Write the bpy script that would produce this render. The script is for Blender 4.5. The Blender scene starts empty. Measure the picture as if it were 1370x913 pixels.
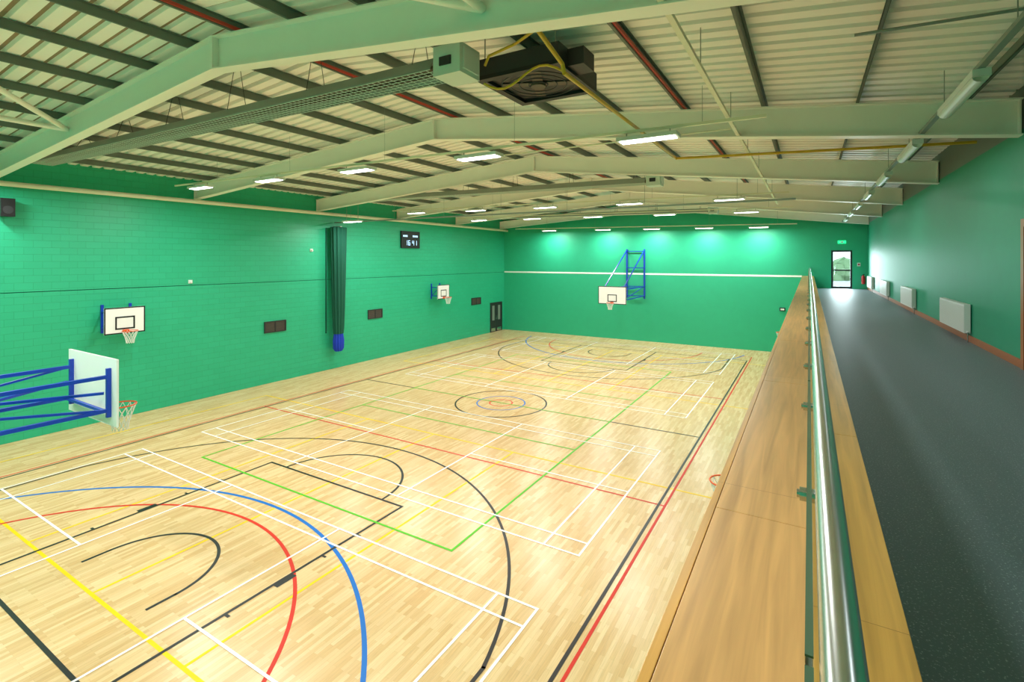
import bpy, math, random
from mathutils import Vector
random.seed(4)
scene=bpy.context.scene
try:
    scene.view_settings.view_transform='Standard'
    scene.view_settings.look='None'
except Exception: pass
H=5.7
def lin(c):
    c=c/255.0
    return c/12.92 if c<=0.04045 else ((c+0.055)/1.055)**2.4
def rgb(r,g,b): return (lin(r),lin(g),lin(b),1)
def mat(name,col,rough=0.5,metal=0.0,var=0.06,scale=3.0,bump=0.0,emit=None,es=0,spec=0.5):
    m=bpy.data.materials.new(name); m.use_nodes=True
    nt=m.node_tree; b=nt.nodes['Principled BSDF']
    b.inputs['Roughness'].default_value=rough; b.inputs['Metallic'].default_value=metal
    b.inputs['Specular IOR Level'].default_value=spec
    tc=nt.nodes.new('ShaderNodeTexCoord'); n=nt.nodes.new('ShaderNodeTexNoise')
    n.inputs['Scale'].default_value=scale; n.inputs['Detail'].default_value=4
    nt.links.new(tc.outputs['Object'],n.inputs['Vector'])
    mx=nt.nodes.new('ShaderNodeMix'); mx.data_type='RGBA'
    mx.inputs[6].default_value=tuple(c*(1-var) for c in col[:3])+(1,)
    mx.inputs[7].default_value=tuple(min(1,c*(1+var)) for c in col[:3])+(1,)
    nt.links.new(n.outputs['Fac'],mx.inputs[0]); nt.links.new(mx.outputs[2],b.inputs['Base Color'])
    if bump:
        bp=nt.nodes.new('ShaderNodeBump'); bp.inputs['Strength'].default_value=bump; bp.inputs['Distance'].default_value=0.01
        nt.links.new(n.outputs['Fac'],bp.inputs['Height']); nt.links.new(bp.outputs['Normal'],b.inputs['Normal'])
    if emit:
        b.inputs['Emission Color'].default_value=emit; b.inputs['Emission Strength'].default_value=es
        try: m.cycles.emission_sampling='NONE'
        except Exception: pass
    return m
GREEN=rgb(40,178,134)
M={}
M['green']=mat('green_paint',GREEN,0.5,bump=0.05)
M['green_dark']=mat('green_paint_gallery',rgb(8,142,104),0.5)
M['cream']=mat('cream_steel',rgb(250,246,236),0.45,var=.02)
M['creampipe']=mat('cream_pipe',rgb(235,230,205),0.4)
M['purlin']=mat('galvanised_purlin',rgb(112,120,112),0.5,metal=0.2)
M['deck']=mat('roof_deck_sheet',rgb(252,249,243),0.5,var=.02)
M['deckshade']=mat('roof_deck_recess_shade',rgb(150,132,104),0.7)  # recess shade painted into the colour: darker brown for the raised deck flats
M['redox']=mat('red_oxide',rgb(190,60,45),0.5)
M['dark']=mat('dark_grey_metal',rgb(40,42,44),0.5)
M['black']=mat('black_plastic',rgb(14,14,16),0.5)
M['white']=mat('white_plastic',rgb(240,240,238),0.4,var=0.02)
M['offwhite']=mat('offwhite_enamel',rgb(215,222,216),0.4,var=0.02)
M['blue']=mat('blue_steel',rgb(20,60,180),0.35)
M['bluecloth']=mat('blue_canvas',rgb(20,60,190),0.8)
M['orange']=mat('orange_rim',rgb(235,90,30),0.4)
M['net']=mat('white_net',rgb(235,235,230),0.9)
M['yellow']=mat('yellow_gas_pipe',rgb(205,165,35),0.4)
M['steel']=mat('brushed_steel',rgb(200,205,205),0.25,metal=1.0,scale=20)
M['grey']=mat('grey_metal',rgb(150,158,150),0.45,metal=0.4)
M['greygreen']=mat('heater_box_paint',rgb(205,218,208),0.5)
M['curtain']=mat('green_net_curtain',rgb(5,85,65),0.9)
M['redgloss']=mat('red_enamel',rgb(190,20,20),0.3)
M['concrete']=mat('concrete',rgb(185,188,190),0.8)
M['louvre']=mat('brown_louvre',rgb(92,80,70),0.6)
M['leaf']=mat('hedge_leaves',rgb(120,150,110),0.9,var=0.5,scale=6)
M['lw']=mat('line_white',rgb(255,255,250),0.4,var=0.01)
M['lk']=mat('line_black',rgb(22,20,20),0.4)
M['lr']=mat('line_red',rgb(215,45,25),0.45,spec=.3)
M['lb']=mat('line_blue',rgb(15,110,200),0.45,spec=.3)
M['ly']=mat('line_yellow',rgb(250,205,0),0.45,spec=.3)
M['lg']=mat('line_green',rgb(90,190,40),0.45,spec=.3)
M['led']=mat('led_panel',rgb(255,255,250),0.4,emit=(1,1,0.96,1),es=9)
M['tubeoff']=mat('diffuser_unlit',rgb(215,225,205),0.4)
M['exit']=mat('exit_green_glow',rgb(10,150,80),0.4,emit=(0.02,0.8,0.3,1),es=1.5)
M['digit']=mat('digit_glow',rgb(180,220,255),0.4,emit=(0.5,0.75,1,1),es=1.5)
def glassmat(name,tint,fac):
    m=bpy.data.materials.new(name); m.use_nodes=True; nt=m.node_tree; nt.nodes.clear()
    o=nt.nodes.new('ShaderNodeOutputMaterial'); mx=nt.nodes.new('ShaderNodeMixShader')
    t=nt.nodes.new('ShaderNodeBsdfTransparent'); g=nt.nodes.new('ShaderNodeBsdfGlossy')
    t.inputs['Color'].default_value=tint; g.inputs['Roughness'].default_value=0.03
    mx.inputs[0].default_value=fac
    nt.links.new(t.outputs[0],mx.inputs[1]); nt.links.new(g.outputs[0],mx.inputs[2]); nt.links.new(mx.outputs[0],o.inputs[0]); return m
M['glass']=glassmat('clear_glass',(0.93,0.98,0.96,1),0.06)
M['glassedge']=mat('glass_edge',rgb(70,95,75),0.15)

def swap_brick(name,axes,bw,rh,c1,c2,mortar,msize,rough,bump=0,off=0.5,grain=False,spec=0.5,gs=(2.0,40),gr=(0.9,1.08)):
    m=bpy.data.materials.new(name); m.use_nodes=True; nt=m.node_tree; b=nt.nodes['Principled BSDF']
    tc=nt.nodes.new('ShaderNodeTexCoord'); sp=nt.nodes.new('ShaderNodeSeparateXYZ'); cb=nt.nodes.new('ShaderNodeCombineXYZ')
    nt.links.new(tc.outputs['Object'],sp.inputs[0])
    nt.links.new(sp.outputs[axes[0]],cb.inputs[0]); nt.links.new(sp.outputs[axes[1]],cb.inputs[1])
    br=nt.nodes.new('ShaderNodeTexBrick'); nt.links.new(cb.outputs[0],br.inputs['Vector'])
    br.inputs['Scale'].default_value=1; br.inputs['Brick Width'].default_value=bw; br.inputs['Row Height'].default_value=rh
    br.inputs['Mortar Size'].default_value=msize; br.inputs['Mortar Smooth'].default_value=0.2
    br.inputs['Color1'].default_value=c1; br.inputs['Color2'].default_value=c2; br.inputs['Mortar'].default_value=mortar
    br.offset=off; br.inputs['Bias'].default_value=0
    out=br.outputs['Color']
    if grain:
        mp=nt.nodes.new('ShaderNodeMapping'); mp.inputs['Scale'].default_value=(gs[0],gs[1],1)
        nt.links.new(cb.outputs[0],mp.inputs[0])
        n=nt.nodes.new('ShaderNodeTexNoise'); n.inputs['Scale'].default_value=1.5; n.inputs['Detail'].default_value=5; n.inputs['Distortion'].default_value=0.6
        nt.links.new(mp.outputs[0],n.inputs['Vector'])
        rp=nt.nodes.new('ShaderNodeMapRange'); rp.inputs[1].default_value=.3; rp.inputs[2].default_value=.7; rp.inputs[3].default_value=gr[0]; rp.inputs[4].default_value=gr[1]
        nt.links.new(n.outputs['Fac'],rp.inputs[0])
        mul=nt.nodes.new('ShaderNodeVectorMath'); mul.operation='SCALE'
        nt.links.new(out,mul.inputs[0]); nt.links.new(rp.outputs[0],mul.inputs['Scale']); out=mul.outputs[0]
    nt.links.new(out,b.inputs['Base Color'])
    b.inputs['Roughness'].default_value=rough; b.inputs['Specular IOR Level'].default_value=spec
    if bump:
        inv=nt.nodes.new('ShaderNodeMath'); inv.operation='SUBTRACT'; inv.inputs[0].default_value=1
        nt.links.new(br.outputs['Fac'],inv.inputs[1])
        bp=nt.nodes.new('ShaderNodeBump'); bp.inputs['Strength'].default_value=bump; bp.inputs['Distance'].default_value=0.01
        nt.links.new(inv.outputs[0],bp.inputs['Height']); nt.links.new(bp.outputs['Normal'],b.inputs['Normal'])
    return m
M['sprung']=swap_brick('maple_strip_floor',('Y','X'),0.62,0.07,rgb(235,202,154),rgb(215,173,119),rgb(192,152,104),0.001,0.27,off=0.37,grain=True)
M['block']=swap_brick('painted_blockwork',('Y','Z'),0.45,0.225,GREEN,rgb(37,174,130),rgb(26,158,115),0.006,0.45,bump=0.5)
M['oak']=swap_brick('oak_cap',('Y','X'),2.4,0.6,rgb(208,160,100),rgb(198,148,86),rgb(120,75,30),0.001,0.3,off=0.3,grain=True,gs=(.8,18),gr=(.72,1.1))
M['oak2']=swap_brick('oak_cap_inner',('Y','X'),2.4,0.6,rgb(208,156,78),rgb(200,144,64),rgb(120,75,30),0.001,0.3,off=0.3,grain=True,gs=(.8,18),gr=(.72,1.1))
M['oaktrim']=mat('oak_trim',rgb(160,95,45),0.4)
def vinyl():
    m=bpy.data.materials.new('gallery_vinyl'); m.use_nodes=True; nt=m.node_tree; b=nt.nodes['Principled BSDF']
    tc=nt.nodes.new('ShaderNodeTexCoord'); v=nt.nodes.new('ShaderNodeTexNoise'); v.inputs['Scale'].default_value=90
    nt.links.new(tc.outputs['Object'],v.inputs['Vector'])
    r=nt.nodes.new('ShaderNodeValToRGB'); r.color_ramp.elements[0].position=0.6; r.color_ramp.elements[1].position=0.72
    r.color_ramp.elements[0].color=rgb(98,112,118); r.color_ramp.elements[1].color=rgb(175,188,192)
    nt.links.new(v.outputs['Fac'],r.inputs[0]); nt.links.new(r.outputs[0],b.inputs['Base Color'])
    b.inputs['Roughness'].default_value=0.48; return m
M['vinyl']=vinyl()

class MB:
    def __init__(s): s.v=[];s.f=[];s.m=[];s.mats=[];s.smooth=[]
    def mi(s,k):
        if k not in s.mats: s.mats.append(k)
        return s.mats.index(k)
    def add(s,vs,fs,k,sm=False):
        o=len(s.v); s.v+= [tuple(p) for p in vs]; i=s.mi(k)
        for f in fs: s.f.append([o+j for j in f]); s.m.append(i); s.smooth.append(sm)
    def box(s,x0,x1,y0,y1,z0,z1,k):
        x0,x1=sorted((x0,x1));y0,y1=sorted((y0,y1));z0,z1=sorted((z0,z1))
        vs=[(x0,y0,z0),(x1,y0,z0),(x1,y1,z0),(x0,y1,z0),(x0,y0,z1),(x1,y0,z1),(x1,y1,z1),(x0,y1,z1)]
        s.add(vs,[(0,3,2,1),(4,5,6,7),(0,1,5,4),(1,2,6,5),(2,3,7,6),(3,0,4,7)],k)
    def obox(s,o,r,n,u0,u1,w0,w1,z0,z1,k):
        o=Vector(o);r=Vector(r);n=Vector(n);Z=Vector((0,0,1))
        P=lambda u,w,z:o+r*u+n*w+Z*z
        vs=[P(u0,w0,z0),P(u1,w0,z0),P(u1,w1,z0),P(u0,w1,z0),P(u0,w0,z1),P(u1,w0,z1),P(u1,w1,z1),P(u0,w1,z1)]
        s.add(vs,[(0,3,2,1),(4,5,6,7),(0,1,5,4),(1,2,6,5),(2,3,7,6),(3,0,4,7)],k)
    def beam(s,p0,p1,w,h,k):
        p0=Vector(p0);p1=Vector(p1);d=(p1-p0).normalized()
        up=Vector((0,0,1)) if abs(d.z)<0.95 else Vector((1,0,0))
        sd=d.cross(up).normalized(); u=sd.cross(d).normalized()
        vs=[]
        for p in (p0,p1):
            for a,b in ((-1,-1),(1,-1),(1,1),(-1,1)): vs.append(p+sd*a*w/2+u*b*h/2)
        s.add(vs,[(0,1,2,3),(7,6,5,4),(0,4,5,1),(1,5,6,2),(2,6,7,3),(3,7,4,0)],k)
    def cyl(s,p0,p1,r,k,seg=10,r1=None):
        p0=Vector(p0);p1=Vector(p1);d=(p1-p0).normalized(); r1=r if r1 is None else r1
        up=Vector((0,0,1)) if abs(d.z)<0.9 else Vector((1,0,0))
        a=d.cross(up).normalized(); b=d.cross(a)
        vs=[]
        for p,rr in ((p0,r),(p1,r1)):
            for i in range(seg):
                t=2*math.pi*i/seg; vs.append(p+a*math.cos(t)*rr+b*math.sin(t)*rr)
        s.add(vs,[(i,(i+1)%seg,seg+(i+1)%seg,seg+i) for i in range(seg)],k,seg>5)
        s.add(vs,[list(range(seg))[::-1],[seg+i for i in range(seg)]],k)
    def torus(s,c,R,r,k,seg=28,ss=6):
        vs=[];fs=[]
        for i in range(seg):
            t=2*math.pi*i/seg
            for j in range(ss):
                q=2*math.pi*j/ss; rr=R+r*math.cos(q)
                vs.append((c[0]+rr*math.cos(t),c[1]+rr*math.sin(t),c[2]+r*math.sin(q)))
        for i in range(seg):
            for j in range(ss):
                fs.append((i*ss+j,((i+1)%seg)*ss+j,((i+1)%seg)*ss+(j+1)%ss,i*ss+(j+1)%ss))
        s.add(vs,fs,k,True)
    def path(s,pts,r,k,seg=8):
        for a,b in zip(pts[:-1],pts[1:]): s.cyl(a,b,r,k,seg)
    def build(s,name,bevel=0):
        me=bpy.data.meshes.new(name); me.from_pydata(s.v,[],s.f)
        for k in s.mats: me.materials.append(M[k])
        for p,i,sm in zip(me.polygons,s.m,s.smooth): p.material_index=i; p.use_smooth=sm
        me.update(); ob=bpy.data.objects.new(name,me); scene.collection.objects.link(ob)
        if bevel:
            md=ob.modifiers.new('bev','BEVEL'); md.width=bevel; md.segments=2; md.limit_method='ANGLE'
        return ob

XL=-21.3; XR=2.85; XB=-0.35; Y0=-1.0; Y1=34.5; XA=-8.9
def zb(x):
    if x<XA: return 9.0+(8.12-9.0)*(XA-x)/(XA-XL)
    return 9.0+(7.63-9.0)*(x-XA)/(XR-XA)
RT=0.58; PD=0.18
# ---------- shell
b=MB(); b.box(XL-.2,XB,Y0,Y1,-.2,0,'sprung'); b.build('floor')
b=MB(); b.box(XB,XR,Y0,Y1,3.7,4.0,'vinyl'); b.build('floor_gallery')
b=MB(); b.box(XL-.2,XL-.004,Y0,Y1,0,4.64,'block'); b.box(XL-.2,XL-.001,Y0,Y1,4.665,8.95,'block'); b.box(XL-.2,XL-.03,Y0,Y1,4.64,4.665,'curtain'); b.build('wall_left')
dX0,dX1,dZ1=1.1,2.12,6.22
b=MB()
b.box(XL-.2,dX0,Y1,Y1+.2,0,9.9,'green'); b.box(dX1,XR+.2,Y1,Y1+.2,0,9.9,'green')
b.box(dX0,dX1,Y1,Y1+.2,dZ1,9.9,'green'); b.box(dX0,dX1,Y1,Y1+.2,0,4.0,'green'); b.build('wall_far')
b=MB(); b.box(XL-.2,XR+.2,Y0-.2,Y0,0,9.9,'green'); b.build('wall_near')
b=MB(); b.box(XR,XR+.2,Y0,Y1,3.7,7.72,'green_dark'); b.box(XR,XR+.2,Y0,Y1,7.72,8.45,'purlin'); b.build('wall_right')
b=MB(); b.box(XB,XB+.2,Y0,Y1,0,3.7,'green'); b.build('wall_under_gallery')
b=MB(); b.box(-.34,.215,Y0,Y1,4.0,4.655,'green'); b.build('wall_parapet')
b=MB(); b.box(-.353,-.325,Y0,Y1,4.655,4.70,'oak2')
y=Y0
for yy in (2.15,4.6,7.0,9.4,11.8,14.2,16.6,19,21.4,23.8,26.2,28.6,31,Y1):
    b.box(-.323,-.008,y,yy-.003,4.655,4.70,'oak'); y=yy
y=Y0
for yy in (1.0,3.4,5.8,8.2,10.6,13,15.4,17.8,20.2,22.6,25,27.4,29.8,32.2,Y1):
    b.box(.008,.231,y,yy-.003,4.655,4.70,'oak2'); y=yy
b.box(-.008,.008,Y0,Y1,4.655,4.69,'grey'); b.build('trim_parapet_cap',0.002)
b=MB(); b.box(XR-.02,XR,Y0,9.6,4.0,4.13,'oaktrim'); b.box(XR-.02,XR,10.68,Y1,4.0,4.13,'oaktrim'); b.build('baseboard_right')
b=MB(); b.box(XR-.035,XR,10.56,10.68,4.0,6.2,'oaktrim'); b.box(XR-.035,XR,9.6,9.72,4.0,6.2,'oaktrim'); b.box(XR-.035,XR,9.6,10.68,6.2,6.32,'oaktrim'); b.box(XR-.02,XR,9.72,10.56,4.0,6.2,'dark'); b.build('door_3')
b=MB(); b.box(XL+.02,XB-.02,Y1-.012,Y1,4.62,4.73,'lw'); b.build('trim_far_white_line')

# ---------- roof deck (corrugated)
b=MB()
D=.07
prof=[]; y=Y0-.2
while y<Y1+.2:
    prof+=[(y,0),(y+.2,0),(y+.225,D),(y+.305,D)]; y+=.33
def roofz(x): return zb(x)+RT+PD
for xa,xb in ((XL-.2,XA),(XA,XR+.2)):
    vs=[];n=len(prof)
    for yy,zz in prof: vs.append((xa,yy,roofz(xa)+zz))
    for yy,zz in prof: vs.append((xb,yy,roofz(xb)+zz))
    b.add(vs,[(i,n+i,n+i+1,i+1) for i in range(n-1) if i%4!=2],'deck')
    b.add(vs,[(i,n+i,n+i+1,i+1) for i in range(n-1) if i%4==2],'deckshade')
    b.add([(xa,Y0-.2,roofz(xa)+.2),(xb,Y0-.2,roofz(xb)+.2),(xb,Y1+.2,roofz(xb)+.2),(xa,Y1+.2,roofz(xa)+.2)],[(0,1,2,3)],'dark')
b.build('ceiling')
# ---------- rafters
rafY=[-.7,4.87,10.8,16.6,22.3,28.1,33.9]
for yr in rafY:
    b=MB()
    for xa,xb in ((XL,XA),(XA,XR)):
        def slab(z0,z1,w,k='cream'):
            vs=[]
            for x in (xa,xb):
                for yy,zz in ((-w/2,z0),(w/2,z0),(w/2,z1),(-w/2,z1)): vs.append((x,yr+yy,zb(x)+zz))
            b.add(vs,[(0,1,2,3),(7,6,5,4),(0,4,5,1),(1,5,6,2),(2,6,7,3),(3,7,4,0)],k)
        slab(0,.022,.24); slab(RT-.022,RT,.24); slab(.022,RT-.022,.014)
    b.box(XA-.03,XA+.03,yr-.12,yr+.12,9.02,9.0+RT-.02,'cream')
    for xs in (XL+.02,XR-.04): b.box(xs,xs+.02,yr-.12,yr+.12,zb(xs)+.02,zb(xs)+RT-.03,'cream')
    b.build('roof_rafter')
# purlins
px=[XA-.75-1.5*i for i in range(8)]+[XA+.65+1.5*i for i in range(8)]
b=MB()
for i,x in enumerate(px):
    z=max(zb(x-.04),zb(x+.04))+RT; k='purlin'
    b.box(x-.004,x+.004,Y0,Y1,z,z+.165,k); b.box(x-.04,x,Y0,Y1,z,z+.01,k); b.box(x,x+.04,Y0,Y1,z+.155,z+.165,k)
    b.box(x-.04,x-.035,Y0,Y1,z,z+.03,k)
    if i in (8,12): b.box(x+.006,x+.035,Y0,Y1,z+.02,z+.07,'redox')
b.build('roof_purlins')
# bracing tubes
b=MB()
zt=lambda x:zb(x)+.3
b.cyl((-15.4,4.85,zt(-15.4)),(-15.4,-.6,zt(-15.4)),.06,'cream'); b.cyl((-15.4,4.85,zt(-15.4)),(XA,-.55,zt(XA)),.06,'cream')
b.cyl((-3.3,4.85,zt(-3.3)),(-3.3,-.6,zt(-3.3)),.06,'cream'); b.cyl((-3.3,4.85,zt(-3.3)),(XA,-.55,zt(XA)),.06,'cream')
b.build('roof_bracing_tubes')
b=MB(); b.cyl((XL+.3,Y0,H+2.3),(XL+.3,Y1,H+2.3),.08,'creampipe',12)
for i in range(12): b.box(XL,XL+.3,1+i*3-.02,1+i*3+.02,H+2.28,H+2.32,'creampipe')
b.build('eaves_pipe')

# ---------- light rows
lx=[-2.55,-6.33,-10.2,-14.0,-17.8]
def lz(x,dz=0): return H+2.2+dz+.0145*(-2.55-x)
def light_fixture(x,y,power,dz=0,hang=False):
    z=lz(x,dz)
    b=MB(); b.box(x-.55,x+.55,y-.17,y+.17,z,z+.07,'offwhite'); b.box(x-.5,x+.5,y-.12,y+.12,z-.012,z,'led')
    for s in (-.4,.4): b.cyl((x+s,y,z+.07),(x+s,y,(zb(x+s)+RT+PD if hang else z+.16)),.01,'grey',6)
    b.build('led_light_fixture')
    L=bpy.data.lights.new('hall_lamp','AREA'); L.shape='RECTANGLE'; L.size=1.0; L.size_y=.24; L.energy=power; L.color=(1,.985,.955)
    o=bpy.data.objects.new('hall_lamp',L); o.location=(x,y,z-.02); scene.collection.objects.link(o)
for y,p,dz,xs in ((1.0,180,0,lx),(9.16,172,0,lx),(20.0,172,0,lx),(25.8,115,0,lx),(33.25,150,-.3,[-2.6,-5.7,-9.0,-12.4,-16.6])):
    for x in xs: light_fixture(x,y,p,dz)
    b=MB(); xa,xb=-19.5,-.6
    b.beam((xa,y,lz(xa,dz)+.185),(xb,y,lz(xb,dz)+.185),.05,.05,'creampipe')
    x=xb-1
    while x>xa: b.cyl((x,y,lz(x,dz)+.2),(x,y,zb(x)+RT+.0),.004,'grey',4); x-=3.8
    b.build('lighting_trunking')
light_fixture(-19.2,16.95,110,-.62,True)
light_fixture(-19.9,4.2,110,-.2,True)
# ---------- radiant heaters
def hz(x,base): return base+.0145*(-4.5-x)
def radiant(y,base,name='radiant_tube_heater',xa=-20.3,dx=0):
    b=MB(); xb=-4.75+dx
    pr=[(-.27,-.02),(-.27,.0),(-.19,.16),(.19,.16),(.27,0),(.27,-.02)]
    vs=[]
    for x in (xa,xb):
        for yy,zz in pr: vs.append((x,y+yy,hz(x,base)+zz))
    for x in (xa,xb):
        for yy,zz in pr: vs.append((x,y+yy*.96,hz(x,base)+zz*.93-.001))
    n=len(pr); fs=[]
    for i in range(n-1):
        fs.append((i,i+1,n+i+1,n+i)); fs.append((2*n+i,3*n+i,3*n+i+1,2*n+i+1))
    b.add(vs,fs,'grey')
    for yy in (-.1,.1): b.cyl((xa+.1,y+yy,hz(xa,base)+.05),(xb,y+yy,hz(xb,base)+.05),.045,'louvre',8)
    for yy in (-.27,-.18,-.09,0,.09,.18,.27): b.cyl((xa,y+yy,hz(xa,base)-.03),(xb,y+yy,hz(xb,base)-.03),.006,'greygreen',4)
    x=xa
    while x<xb: b.cyl((x,y-.27,hz(x,base)-.03),(x,y+.27,hz(x,base)-.03),.005,'greygreen',4); x+=.12
    b.box(-4.72+dx,-4.25+dx,y-.24,y+.24,base-.13,base+.29,'greygreen'); b.box(-4.25+dx,-4.22+dx,y-.18,y+.18,base-.07,base+.23,'offwhite')
    b.box(-4.6+dx,-4.4+dx,y-.26,y-.24,base,base+.12,'dark'); b.cyl((-4.5+dx,y,base+.29),(-4.5+dx,y,base+.5),.05,'grey')
    x=xb-.4
    while x>xa:
        for s in (-.2,.2): b.cyl((x,y+s,hz(x,base)+.14),(x,y+s*.3,zb(x)+RT),.007,'dark',4)
        x-=2.4
    b.build(name)
radiant(5.75,H+2.72,dx=.13); radiant(16.0+.95,H+2.6); radiant(28.9,H+2.6)
# heater unit
b=MB(); x0,x1,y0,y1,z0,z1=-4.4,-3.0,6.3,7.75,H+2.74,H+3.05
b.box(x0,x1,y0,y1,z0+.06,z1,'dark')
for a in (0,1):
    b.box(x0,x1,(y0 if a==0 else y1-.12),(y0+.12 if a==0 else y1),z0,z0+.06,'black'); b.box((x0 if a==0 else x1-.12),(x0+.12 if a==0 else x1),y0+.12,y1-.12,z0,z0+.06,'black')
cx,cy=(x0+x1)/2,(y0+y1)/2
for R in (.15,.3,.45,.58): b.torus((cx,cy,z0+.03),R,.008,'dark')
b.cyl((cx,cy,z0+.0),(cx,cy,z0+.06),.12,'louvre',14)
for i in range(4): b.obox((cx,cy,z0+.04),(math.cos(i*math.pi/2+.4),math.sin(i*math.pi/2+.4),0),(-math.sin(i*math.pi/2+.4),math.cos(i*math.pi/2+.4),0),.1,.58,-.08,.08,0,.01,'louvre')
for xx in (x0+.1,x1-.1):
    for yy in (y0+.1,y1-.1): b.cyl((xx,yy,z1),(xx,yy,zb(xx)+RT+.1),.01,'grey',5)
b.box(x1,x1+.25,y0+.3,y0+.7,z0+.05,z0+.3,'dark')
b.build('ceiling_air_heater')
# gas pipe
b=MB(); r=.03; zg=H+2.48
b.path([(-2.8,5.2,zg+.3),(-2.8,6.0,zg+.1),(-2.8,6.05,zg),(-2.8,12.5,zg),(-2.8,12.5,zg-.02),(2.7,12.5,H+2.2)],r,'yellow')
pts=[(-2.8,6.2,zg)]
for i in range(12):
    t=i/11; pts.append((-2.9-1.2*t,6.2-.12*t,zg+.1+.12*math.sin(t*math.pi*2)))
b.path(pts,.018,'yellow'); b.path([(-4.0,5.95,zg+.3),(-3.9,5.9,zg+.4),(-3.5,5.95,zg+.5),(-2.8,5.3,zg+.3)],.02,'yellow')
b.build('gas_pipe')
b=MB(); b.beam((-1.2,Y0,H+2.45),(-1.2,25,H+2.45),.06,.05,'creampipe')
for i in range(9): b.cyl((-1.2,1+i*2.875,H+2.47),(-1.2,1+i*2.875,zb(-1.2)+RT),.006,'grey',4)
b.build('cable_tray')
b=MB(); b.cyl((.45,7.0,H+2.6),(XR-.01,7.0,H+2.5),.018,'grey'); b.cyl((-1.2,9.6,H+2.32),(-6.3,9.6,H+2.36),.015,'creampipe')
b.cyl((-.2,3.6,H+2.5),(XR-.01,3.6,H+2.4),.018,'grey'); b.build('conduit_run')
# gallery lights
b=MB(); b.beam((1.63,Y0,H+2.13),(1.63,Y1,H+2.13),.07,.05,'grey')
for i in range(12): b.cyl((1.63,i*2.875+.5,H+2.15),(1.63,i*2.875+.5,zb(1.63)+RT),.005,'grey',4)
b.build('gallery_trunking')
for i in range(-1,8):
    y=3.6+i*3.75
    b=MB(); b.box(1.55,1.71,y,y+1.75,H+2.02,H+2.1,'offwhite')
    vs=[];n=7
    for yy in (y+.03,y+1.72):
        for j in range(n):
            t=math.pi*j/(n-1); vs.append((1.63-.075*math.cos(t),yy,H+2.02-.06*math.sin(t)))
    b.add(vs,[(j,j+1,n+j+1,n+j) for j in range(n-1)]+[tuple(range(n)),tuple(range(n,2*n))],'tubeoff',True)
    b.build('gallery_batten_light')
    if i%2==0:
        L=bpy.data.lights.new('gallery_lamp','AREA'); L.shape='RECTANGLE'; L.size=.12; L.size_y=1.6; L.energy=12; L.color=(.9,.97,1)
        o=bpy.data.objects.new('gallery_lamp',L); o.location=(1.63,y+.87,H+1.95); scene.collection.objects.link(o)

# ---------- balustrade
b=MB()
y=Y0+.05
while y<Y1-.2:
    ye=min(y+1.68,Y1-.05)
    b.box(-.005,.005,y,ye,4.69,5.185,'glass'); b.box(-.005,.005,y,ye,5.185,5.188,'glassedge'); y=ye+.02
b.cyl((.036,Y0+.02,5.2),(.036,Y1-.02,5.2),.0255,'steel',24)
y=.56
while y<Y1:
    b.cyl((-.02,y,5.13),(.016,y,5.13),.016,'steel',14); b.cyl((-.026,y,5.13),(-.018,y,5.13),.01,'steel',12)
    b.cyl((.016,y,5.13),(.036,y,5.145),.008,'steel'); b.cyl((.036,y,5.14),(.036,y,5.18),.008,'steel'); y+=.84
b.build('glass_balustrade_handrail')

# ---------- court lines
def strip(b,x0,y0,x1,y1,w,z,k):
    d=Vector((x1-x0,y1-y0,0)).normalized(); n=Vector((-d.y,d.x,0))*w/2; e=d*w/2
    a=Vector((x0,y0,z))-e; c=Vector((x1,y1,z))+e
    b.add([a-n,c-n,c+n,a+n],[(0,1,2,3)],k)
def rect(b,x0,x1,y0,y1,w,z,k):
    strip(b,x0,y0,x1,y0,w,z,k);strip(b,x0,y1,x1,y1,w,z,k);strip(b,x0,y0,x0,y1,w,z+.00005,k);strip(b,x1,y0,x1,y1,w,z+.00005,k)
def arc(b,cx,cy,r,a0,a1,w,z,k,n=72):
    vs=[]
    for i in range(n+1):
        t=math.radians(a0+(a1-a0)*i/n)
        vs.append((cx+(r-w/2)*math.cos(t),cy+(r-w/2)*math.sin(t),z)); vs.append((cx+(r+w/2)*math.cos(t),cy+(r+w/2)*math.sin(t),z))
    b.add(vs,[(2*i,2*i+1,2*i+3,2*i+2) for i in range(n)],k)
CX,CY=-10.5,16.76
b=MB(); w=.06; z=.004
rect(b,CX-7.5,CX+7.5,CY-14,CY+14,w,z,'lk'); strip(b,CX-7.5,CY,CX+7.5,CY,w,z+.0001,'lk'); arc(b,CX,CY,1.8,0,360,w,z+.0002,'lk')
for s in (-1,1):
    base=CY+s*14; hy=base-s*1.575; f=lambda a:(a if s<0 else -a)
    rect(b,CX-2.45,CX+2.45,min(base,base-s*5.8),max(base,base-s*5.8),w,z+.0003,'lk')
    arc(b,CX,base-s*5.8,1.8,f(0),f(180),w,z+.0002,'lk')
    a=math.degrees(math.acos(6.6/6.75)); arc(b,CX,hy,6.75,f(a),f(180-a),w,z+.0002,'lk')
    for q in (-1,1):
        strip(b,CX+q*6.6,base,CX+q*6.6,hy-s*1.42,w,z+.0002,'lk')
        for d,l,ww in ((1.75,.05,.14),(2.77,.38,.16),(3.6,.05,.14),(4.45,.05,.14)):
            yc=base-s*d; xx=CX+q*2.5; b.add([(xx-ww/2,yc-l/2,z+.0006),(xx+ww/2,yc-l/2,z+.0006),(xx+ww/2,yc+l/2,z+.0006),(xx-ww/2,yc+l/2,z+.0006)],[(0,1,2,3)],'lk')
        strip(b,CX+q*1.25,hy,CX+q*1.25,hy+s*.4,w,z+.0002,'lk')
    arc(b,CX,hy,1.25,f(0),f(180),w,z+.0002,'lk')
b.build('basketball_court_lines')
b=MB(); z=.003
rect(b,CX-7.64,CX+7.64,CY-15.25,CY+15.25,.055,z,'lr')
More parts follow.
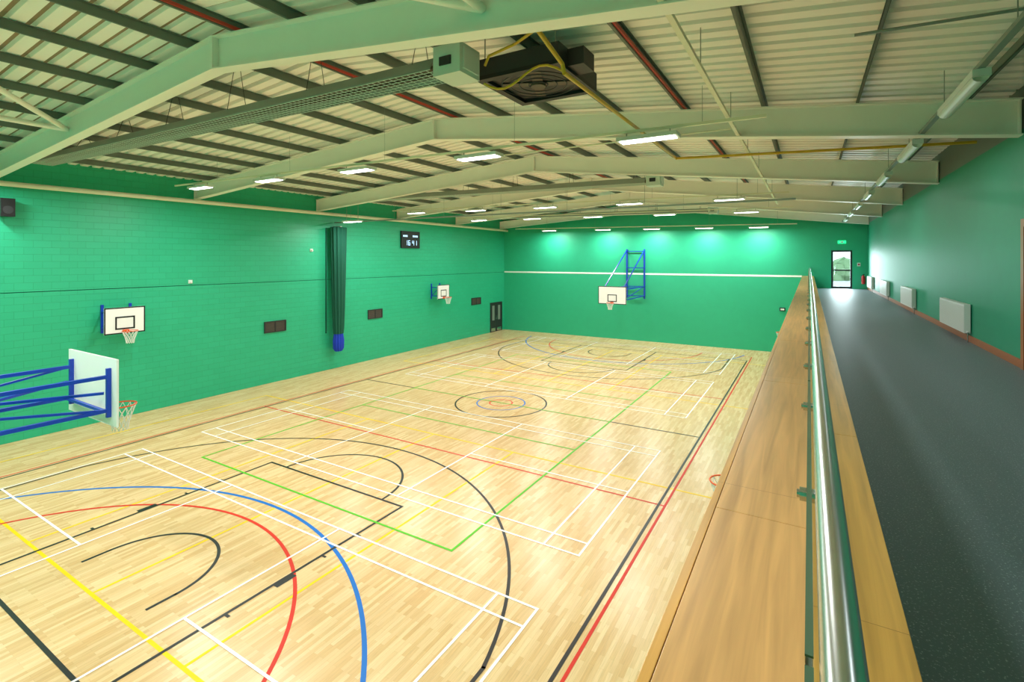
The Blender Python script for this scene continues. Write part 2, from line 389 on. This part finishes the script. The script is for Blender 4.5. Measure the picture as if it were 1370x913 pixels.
for s in (-1,1):
    strip(b,CX-7.62,CY+s*5.08,CX+7.62,CY+s*5.08,.055,z+.0001,'lr')
    f=lambda a:(a if s<0 else -a); arc(b,CX,CY+s*15.25,4.9,f(0),f(180),.065,z+.0002,'lr')
arc(b,CX,CY,.45,0,360,.05,z+.0002,'lr'); b.build('netball_court_lines')
b=MB(); z=.0025
for s in (-1,1):
    f=lambda a:(a if s<0 else -a); arc(b,CX,CY+s*17.0,7.3,f(10),f(170),.075,z,'lb',90)
arc(b,CX,CY,.95,0,360,.05,z,'lb'); b.build('football_area_lines')
b=MB(); z=.005
rect(b,CX-4.5,CX+4.5,CY-9,CY+9,.055,z,'lg'); strip(b,CX-4.5,CY,CX+4.5,CY,.05,z,'lg')
for s in (-3,3): strip(b,CX-4.5,CY+s,CX+4.5,CY+s,.05,z,'lg')
b.build('volleyball_match_lines')
b=MB(); z=.002
for ya,yb in ((3.62,12.65),(20.87,29.87)):
    rect(b,CX-9,CX+9,ya,yb,.06,z,'ly')
    for s in (-3,0,3): strip(b,CX+s,ya,CX+s,yb,.055,z+.0001,'ly')
b.build('volleyball_training_lines')
b=MB(); z=.006
for ya in (1.08,8.88,18.54,26.34):
    yb=ya+6.1; w=.046
    rect(b,CX-6.7,CX+6.7,ya,yb,w,z,'lw')
    for q in (ya+.46,yb-.46): strip(b,CX-6.7,q,CX+6.7,q,w,z+.0001,'lw')
    for s in (-1,1):
        strip(b,CX+s*1.98,ya,CX+s*1.98,yb,w,z+.0002,'lw'); strip(b,CX+s*5.94,ya,CX+s*5.94,yb,w,z+.0002,'lw')
        strip(b,CX+s*1.98,(ya+yb)/2,CX+s*6.7,(ya+yb)/2,w,z+.0003,'lw')
b.build('badminton_court_lines')

# ---------- basketball goals
def hoop(b,c,R=.225):
    b.torus(c,R,.012,'orange')
    n=12; lv=[(0,R-.005),(.1,.19),(.2,.155),(.3,.125),(.42,.11)]
    for i in range(n):
        for sgn in (-1,1):
            for j in range(4):
                t0=2*math.pi*(i+sgn*j*.5)/n; t1=2*math.pi*(i+sgn*(j+1)*.5)/n
                p0=(c[0]+lv[j][1]*math.cos(t0),c[1]+lv[j][1]*math.sin(t0),c[2]-lv[j][0]-.01)
                p1=(c[0]+lv[j+1][1]*math.cos(t1),c[1]+lv[j+1][1]*math.sin(t1),c[2]-lv[j+1][0]-.01)
                b.cyl(p0,p1,.006,'net',4)
def board(b,o,r,n,w,h,zt,edge='white',zi=.1):
    b.obox(o,r,n,-w/2,w/2,-.03,0,zt-h,zt,'white')
    t=.04; e=.003
    if edge=='black':
        for a in ((-w/2,w/2,zt-t,zt),(-w/2,w/2,zt-h,zt-h+t),(-w/2,-w/2+t,zt-h,zt),(w/2-t,w/2,zt-h,zt)): b.obox(o,r,n,a[0],a[1],0,e,a[2],a[3],'black')
    zc=zt-h+.15; ww,hh=.59,.45
    for a in ((-ww/2,ww/2,zc+hh-.05,zc+hh),(-ww/2,ww/2,zc,zc+.05),(-ww/2,-ww/2+.05,zc,zc+hh),(ww/2-.05,ww/2,zc,zc+hh)): b.obox(o,r,n,a[0],a[1],e,2*e,a[2],a[3],'black')
    O=Vector(o);N=Vector(n)
    zr=zt-h+.12
    b.obox(o,r,n,-.08,.08,0,.12,zr-.1,zr+.02,'orange')
    c=O+N*.375; hoop(b,(c.x,c.y,zr))
    R=Vector(r)
    for s in (-1,1): b.cyl(O+R*s*.07+N*.03+Vector((0,0,zr-.08)),O+R*s*.12+N*.2+Vector((0,0,zr-.01)),.008,'orange',6)
# near main goal
b=MB(); by=3.55; bx=-10.2; zt=H-1.57; YN=Y0+.002
board(b,(bx,by,0),(1,0,0),(0,1,0),1.85,1.06,zt,'black')
for s in (-1,1):
    x=bx+s*.72
    b.box(x-.025,x+.025,by-.09,by-.03,zt-.92,zt-.15,'blue')
    for zz in (H-1.85,H-2.38): b.beam((x,by-.09,zz),(x,YN+.06,zz),.055,.055,'blue')
    b.box(x-.1,x+.1,YN,YN+.06,H-3.0,H-1.2,'blue')
b.beam((bx-.72,by-.09,H-1.85),(bx-.72,Y0+1.2,H-2.38),.035,.035,'blue'); b.beam((bx+.72,by-.09,H-2.38),(bx+.72,Y0+1.2,H-1.85),.035,.035,'blue')
zz=H-2.1; b.beam((bx-.72,by-.12,zz),(bx+.72,by-2.6,zz),.04,.04,'blue'); b.beam((bx+.72,by-.12,zz),(bx-.72,by-2.6,zz),.04,.04,'blue')
b.beam((bx-.72,by-.12,H-2.38),(bx+.72,by-.12,H-2.38),.045,.045,'blue')
b.build('basketball_goal')
# far main goal
b=MB(); by=29.6; bx=-10.45; zt=H-1.68; YW=Y1-.012
board(b,(bx,by,0),(-1,0,0),(0,-1,0),1.8,1.1,zt,'black')
for s in (-1,1):
    x=bx+s*.62
    for zz in (H-1.9,H-2.55): b.beam((x,by+.03,zz),(x,YW,zz),.06,.06,'blue')
    b.box(x-.05,x+.05,YW-.08,YW,H-2.75,H+.7,'blue')
    b.beam((x,YW-.1,H+.6),(x,by+.1,H-1.9),.06,.06,'blue')
    b.beam((x,YW-.1,H-1.9),(x,by+.1,H-2.55),.04,.04,'blue')
    b.box(x-.03,x+.03,by+.03,by+.09,zt-1.0,zt-.1,'blue')
for zz in (H+.55,H-.6,H-1.9,H-2.55): b.beam((bx-.62,YW-.1,zz),(bx+.62,YW-.1,zz),.05,.05,'blue')
b.beam((bx-.62,by+.6,H-1.9),(bx+.62,Y1-1,H-1.9),.04,.04,'blue'); b.beam((bx+.62,by+.6,H-1.9),(bx-.62,Y1-1,H-1.9),.04,.04,'blue')
b.build('basketball_goal')
# side goals
for yc in (8.07,25.8):
    b=MB(); xf=XL+.7
    board(b,(xf,yc,0),(0,-1,0),(1,0,0),1.22,.92,H-1.68,'black')
    for s in (-.42,.42):
        for zz in (H-1.85,H-2.4): b.beam((xf-.03,yc+s,zz),(XL,yc+s,zz),.05,.05,'blue')
        b.box(XL,XL+.05,yc+s-.04,yc+s+.04,H-2.6,H-1.6,'blue'); b.beam((xf-.05,yc+s,H-1.85),(XL+.05,yc+s,H-2.4),.03,.03,'blue')
    for zz in (H-1.85,H-2.4): b.beam((xf-.06,yc-.5,zz),(xf-.06,yc+.5,zz),.05,.05,'blue')
    b.build('basketball_practice_goal')
    b=MB(); xf=XB-.35
    board(b,(xf,yc,0),(0,1,0),(-1,0,0),1.22,.92,H-1.84-.7,'black')
    for s in (-.42,.42):
        for zz in (H-2.7,H-3.3): b.beam((xf+.03,yc+s,zz),(XB-.002,yc+s,zz),.05,.05,'blue')
    b.build('basketball_practice_goal')

# ---------- left wall items
for ya,yb in ((13.7,14.8),(19.9,21.0),(29.9,31.1)):
    b=MB(); z0,z1=H-3.38,H-2.86; x=XL-.003
    b.box(x,x+.05,ya,ya+.05,z0,z1,'dark');b.box(x,x+.05,yb-.05,yb,z0,z1,'dark');b.box(x,x+.05,ya+.05,yb-.05,z0,z0+.05,'dark');b.box(x,x+.05,ya+.05,yb-.05,z1-.05,z1,'dark')
    b.box(x,x+.02,ya+.05,yb-.05,z0+.05,z1-.05,'louvre'); b.box(x,x+.045,(ya+yb)/2-.02,(ya+yb)/2+.02,z0+.05,z1-.05,'dark')
    for i in range(6): b.box(x+.02,x+.04,ya+.05,yb-.05,z0+.09+i*.065,z0+.105+i*.065,'dark')
    b.build('wall_vent_grille')
b=MB(); x=XL-.003; ya,yb,zt=32.4,34.1,2.3
b.box(x,x+.06,ya,ya+.08,0,zt,'dark');b.box(x,x+.06,yb-.08,yb,0,zt,'dark');b.box(x,x+.06,ya+.08,yb-.08,zt-.08,zt,'dark');b.box(x,x+.03,ya+.08,yb-.08,0,zt-.08,'dark')
ym=(ya+yb)/2; b.box(x+.03,x+.035,ym-.01,ym+.01,0,zt-.08,'black')
for s in (-1,1):
    b.box(x+.03,x+.036,ym+s*.42-.16,ym+s*.42+.16,.9,2.05,'grey'); b.box(x+.03,x+.07,ym+s*.12-.015,ym+s*.12+.015,.95,1.25,'steel')
    b.box(x+.03,x+.036,ym+s*.42-.3,ym+s*.42+.3,.05,.3,'steel')
b.build('door_1')
# scoreboard
b=MB(); ya,yb,z0,z1=22.5,24.15,H+.68,H+1.72; x=XL
b.box(x,x+.1,ya,yb,z0,z1,'black')
seg={'1':'bc','6':'acdefg','4':'bcfg','5':'acdfg','0':'abcdef','8':'abcdefg','3':'abcdg'}
def digit(ch,yl,zl,w,h):
    t=.03; X0,X1=x+.1,x+.105
    S={'a':(0,w,h-t,h),'d':(0,w,0,t),'g':(0,w,h/2-t/2,h/2+t/2),'f':(0,t,h/2,h),'e':(0,t,0,h/2),'b':(w-t,w,h/2,h),'c':(w-t,w,0,h/2)}
    for c in seg[ch]:
        a=S[c]; b.box(X0,X1,yl+a[0],yl+a[1],zl+a[2],zl+a[3],'digit')
for ch,yy in zip('1641',(ya+.35,ya+.6,ya+.95,ya+1.2)): digit(ch,yy,z0+.18,.16,.3)
for i in range(5): b.box(x+.1,x+.104,ya+.15+i*.08,ya+.2+i*.08,z1-.35,z1-.24,'digit')
for i in range(6): b.box(x+.1,x+.104,yb-.65+i*.08,yb-.6+i*.08,z1-.35,z1-.24,'digit')
b.build('scoreboard')
b=MB(); b.box(XL+.12,XL+.45,5.0,5.32,H+1.3,H+1.85,'black'); b.box(XL,XL+.12,5.1,5.2,H+1.5,H+1.6,'dark'); b.cyl((XL+.45,5.16,H+1.5),(XL+.46,5.16,H+1.5),.12,'dark',20); b.build('wall_speaker')
for y,zz in ((10.55,H-.9),(16.2,H+.45)):
    b=MB(); b.box(XL,XL+.04,y-.07,y+.07,zz-.07,zz+.07,'white'); b.cyl((XL+.04,y,zz),(XL+.12,y,zz-.02),.06,'white',14,.035); b.build('motion_sensor')
# divider curtain
b=MB(); cy=17.55; cx=XL+.4
def ring(zs,k,n=72):
    vs=[];fs=[]
    for z,r in zs:
        for i in range(n):
            t=2*math.pi*i/n; rr=r*(1+.16*math.sin(t*11+z*.3))
            vs.append((cx+rr*.7*math.cos(t),cy+rr*math.sin(t),z))
    for j in range(len(zs)-1):
        for i in range(n): fs.append((j*n+i,j*n+(i+1)%n,(j+1)*n+(i+1)%n,(j+1)*n+i))
    b.add(vs,fs,k,True); L=len(zs)-1
    b.add(vs,[tuple(range(n))[::-1],tuple(L*n+i for i in range(n))],k)
ring([(H-3.85,.25),(H-3.5,.28),(H-2.5,.32),(H-1.0,.35),(H+.5,.38),(H+1.65,.4)],'curtain')
ring([(H-4.75,.18),(H-4.6,.27),(H-4.2,.28),(H-3.95,.24),(H-3.8,.22)],'bluecloth')
b.box(XL,cx+.2,cy-.06,cy+.06,H+1.62,H+1.7,'grey'); b.box(XL,XL+.06,cy-.5,cy-.46,1.9,H+1.6,'curtain')
b.build('divider_curtain')
b=MB(); b.beam((XL+.1,17.55,H+1.9),(XB,17.55,H+1.85),.05,.06,'grey')
for i in range(7): b.cyl((-20+i*3,17.55,H+1.9),(-20+i*3,17.55,zb(-20+i*3)+RT),.006,'grey',4)
b.build('curtain_track')

# ---------- gallery items
for ya in (13.55,19.6,25.5,31.3):
    b=MB(); yb=ya+2.2; z0,z1=4.18,4.76; x=XR-.12
    b.box(x,x+.02,ya,yb,z0,z1,'offwhite'); b.box(x+.06,x+.08,ya,yb,z0,z1,'offwhite'); b.box(x-.003,x+.1,ya-.01,yb+.01,z1,z1+.012,'offwhite')
    b.box(x,x+.1,ya-.01,ya,z0,z1,'offwhite'); b.box(x,x+.1,yb,yb+.01,z0,z1,'offwhite')
    n=44
    for i in range(n): yy=ya+.025+i*(yb-ya-.05)/(n-1); b.box(x-.008,x,yy-.014,yy+.014,z0+.03,z1-.03,'offwhite')
    for q in (ya+.3,yb-.3): b.box(x+.08,XR,q-.02,q+.02,z0+.1,z1-.1,'grey')
    b.cyl((x+.05,ya-.05,z0+.03),(x+.05,ya-.05,4.0),.01,'steel',6); b.cyl((x+.05,ya-.05,z0+.03),(x+.05,ya,z0+.03),.02,'white',8)
    b.build('wall_radiator')
b=MB(); y=Y1
for a in ((dX0,dX0+.1,4.0,dZ1),(dX1-.1,dX1,4.0,dZ1),(dX0+.1,dX1-.1,dZ1-.1,dZ1),(dX0+.1,dX1-.1,4.0,4.12),(dX0+.1,dX1-.1,5.02,5.1)): b.box(a[0],a[1],y+.03,y+.11,a[2],a[3],'dark')
b.box(dX0+.1,dX1-.1,y+.06,y+.07,4.12,5.02,'glass'); b.box(dX0+.1,dX1-.1,y+.06,y+.07,5.1,dZ1-.1,'glass')
b.cyl((dX0+.16,y-.03,4.8),(dX0+.16,y-.03,5.3),.014,'steel'); b.box(dX0+.15,dX0+.17,y-.03,y+.03,4.85,4.87,'steel'); b.box(dX0+.15,dX0+.17,y-.03,y+.03,5.23,5.25,'steel')
b.build('door_2')
b=MB(); b.box(1.42,1.82,Y1-.06,Y1,H+.9,H+1.08,'exit'); b.box(1.5,1.7,Y1-.064,Y1-.06,H+.97,H+1.01,'lw'); b.box(1.6,1.66,Y1-.064,Y1-.06,H+.93,H+1.05,'lw'); b.build('exit_sign')
b=MB(); ex,ey=2.62,34.25
b.cyl((ex,ey,4.3),(ex,ey,4.72),.085,'redgloss',20); b.cyl((ex,ey,4.72),(ex,ey,4.79),.085,'redgloss',20,.03); b.cyl((ex,ey,4.79),(ex,ey,4.83),.025,'black',10); b.box(ex-.02,ex+.08,ey-.02,ey+.02,4.83,4.86,'black'); b.path([(ex,ey,4.82),(ex-.09,ey,4.78),(ex-.11,ey,4.6),(ex-.1,ey,4.45)],.013,'black'); b.box(ex-.05,ex+.05,ey+.08,Y1,4.35,4.7,'white')
b.build('fire_extinguisher')
b=MB(); b.box(2.35,2.5,Y1-.05,Y1,5.3,5.5,'white'); b.box(2.38,2.47,Y1-.055,Y1-.05,5.36,5.44,'redgloss'); b.build('call_point')
b=MB(); b.box(-1.55,-1.25,Y1-.08,Y1,H-3.15,H-2.95,'black'); b.box(-1.5,-1.3,Y1-.09,Y1-.08,H-3.1,H-3.0,'white'); b.build('wall_socket_box')

# ---------- outside
b=MB(); b.box(-8,12,Y1+.21,Y1+30,3.6,3.95,'concrete'); b.build('ground_outside')
b=MB()
for i in range(60):
    x=-6+random.random()*16; y=Y1+14+random.random()*3; r=.5+random.random()*.6; z=4+random.random()*.9
    vs=[];fs=[];n=8;m=5
    for j in range(m+1):
        for q in range(n):
            ph=math.pi*j/m; th=2*math.pi*q/n; rr=r*(1+.25*random.random()); vs.append((x+rr*math.sin(ph)*math.cos(th),y+rr*math.sin(ph)*math.sin(th),max(3.95,z+rr*math.cos(ph))))
    for j in range(m):
        for q in range(n): fs.append((j*n+q,j*n+(q+1)%n,(j+1)*n+(q+1)%n,(j+1)*n+q))
    b.add(vs,fs,'leaf')
b.build('garden_hedge')
w=bpy.data.worlds.new('sky'); scene.world=w; w.use_nodes=True
bg=w.node_tree.nodes['Background']; bg.inputs[0].default_value=(.78,.9,1,1); bg.inputs[1].default_value=3
L=bpy.data.lights.new('door_daylight','AREA'); L.shape='RECTANGLE'; L.size=.9; L.size_y=2.1; L.energy=240; L.color=(.8,.92,1)
o=bpy.data.objects.new('door_daylight',L); o.location=((dX0+dX1)/2,Y1+.35,5.15); scene.collection.objects.link(o)
o.rotation_euler=Vector((0,1,0)).to_track_quat('Z','Y').to_euler()

# ---------- camera
cd=bpy.data.cameras.new('camera'); cam=bpy.data.objects.new('camera',cd); scene.collection.objects.link(cam)
cam.location=(0,0,H); cam.rotation_euler=(math.radians(90),0,math.radians(30.8))
cd.sensor_width=36; cd.lens=667/1370*36; cd.shift_y=-109.5/1370; cd.clip_start=.02; cd.clip_end=300
scene.camera=cam
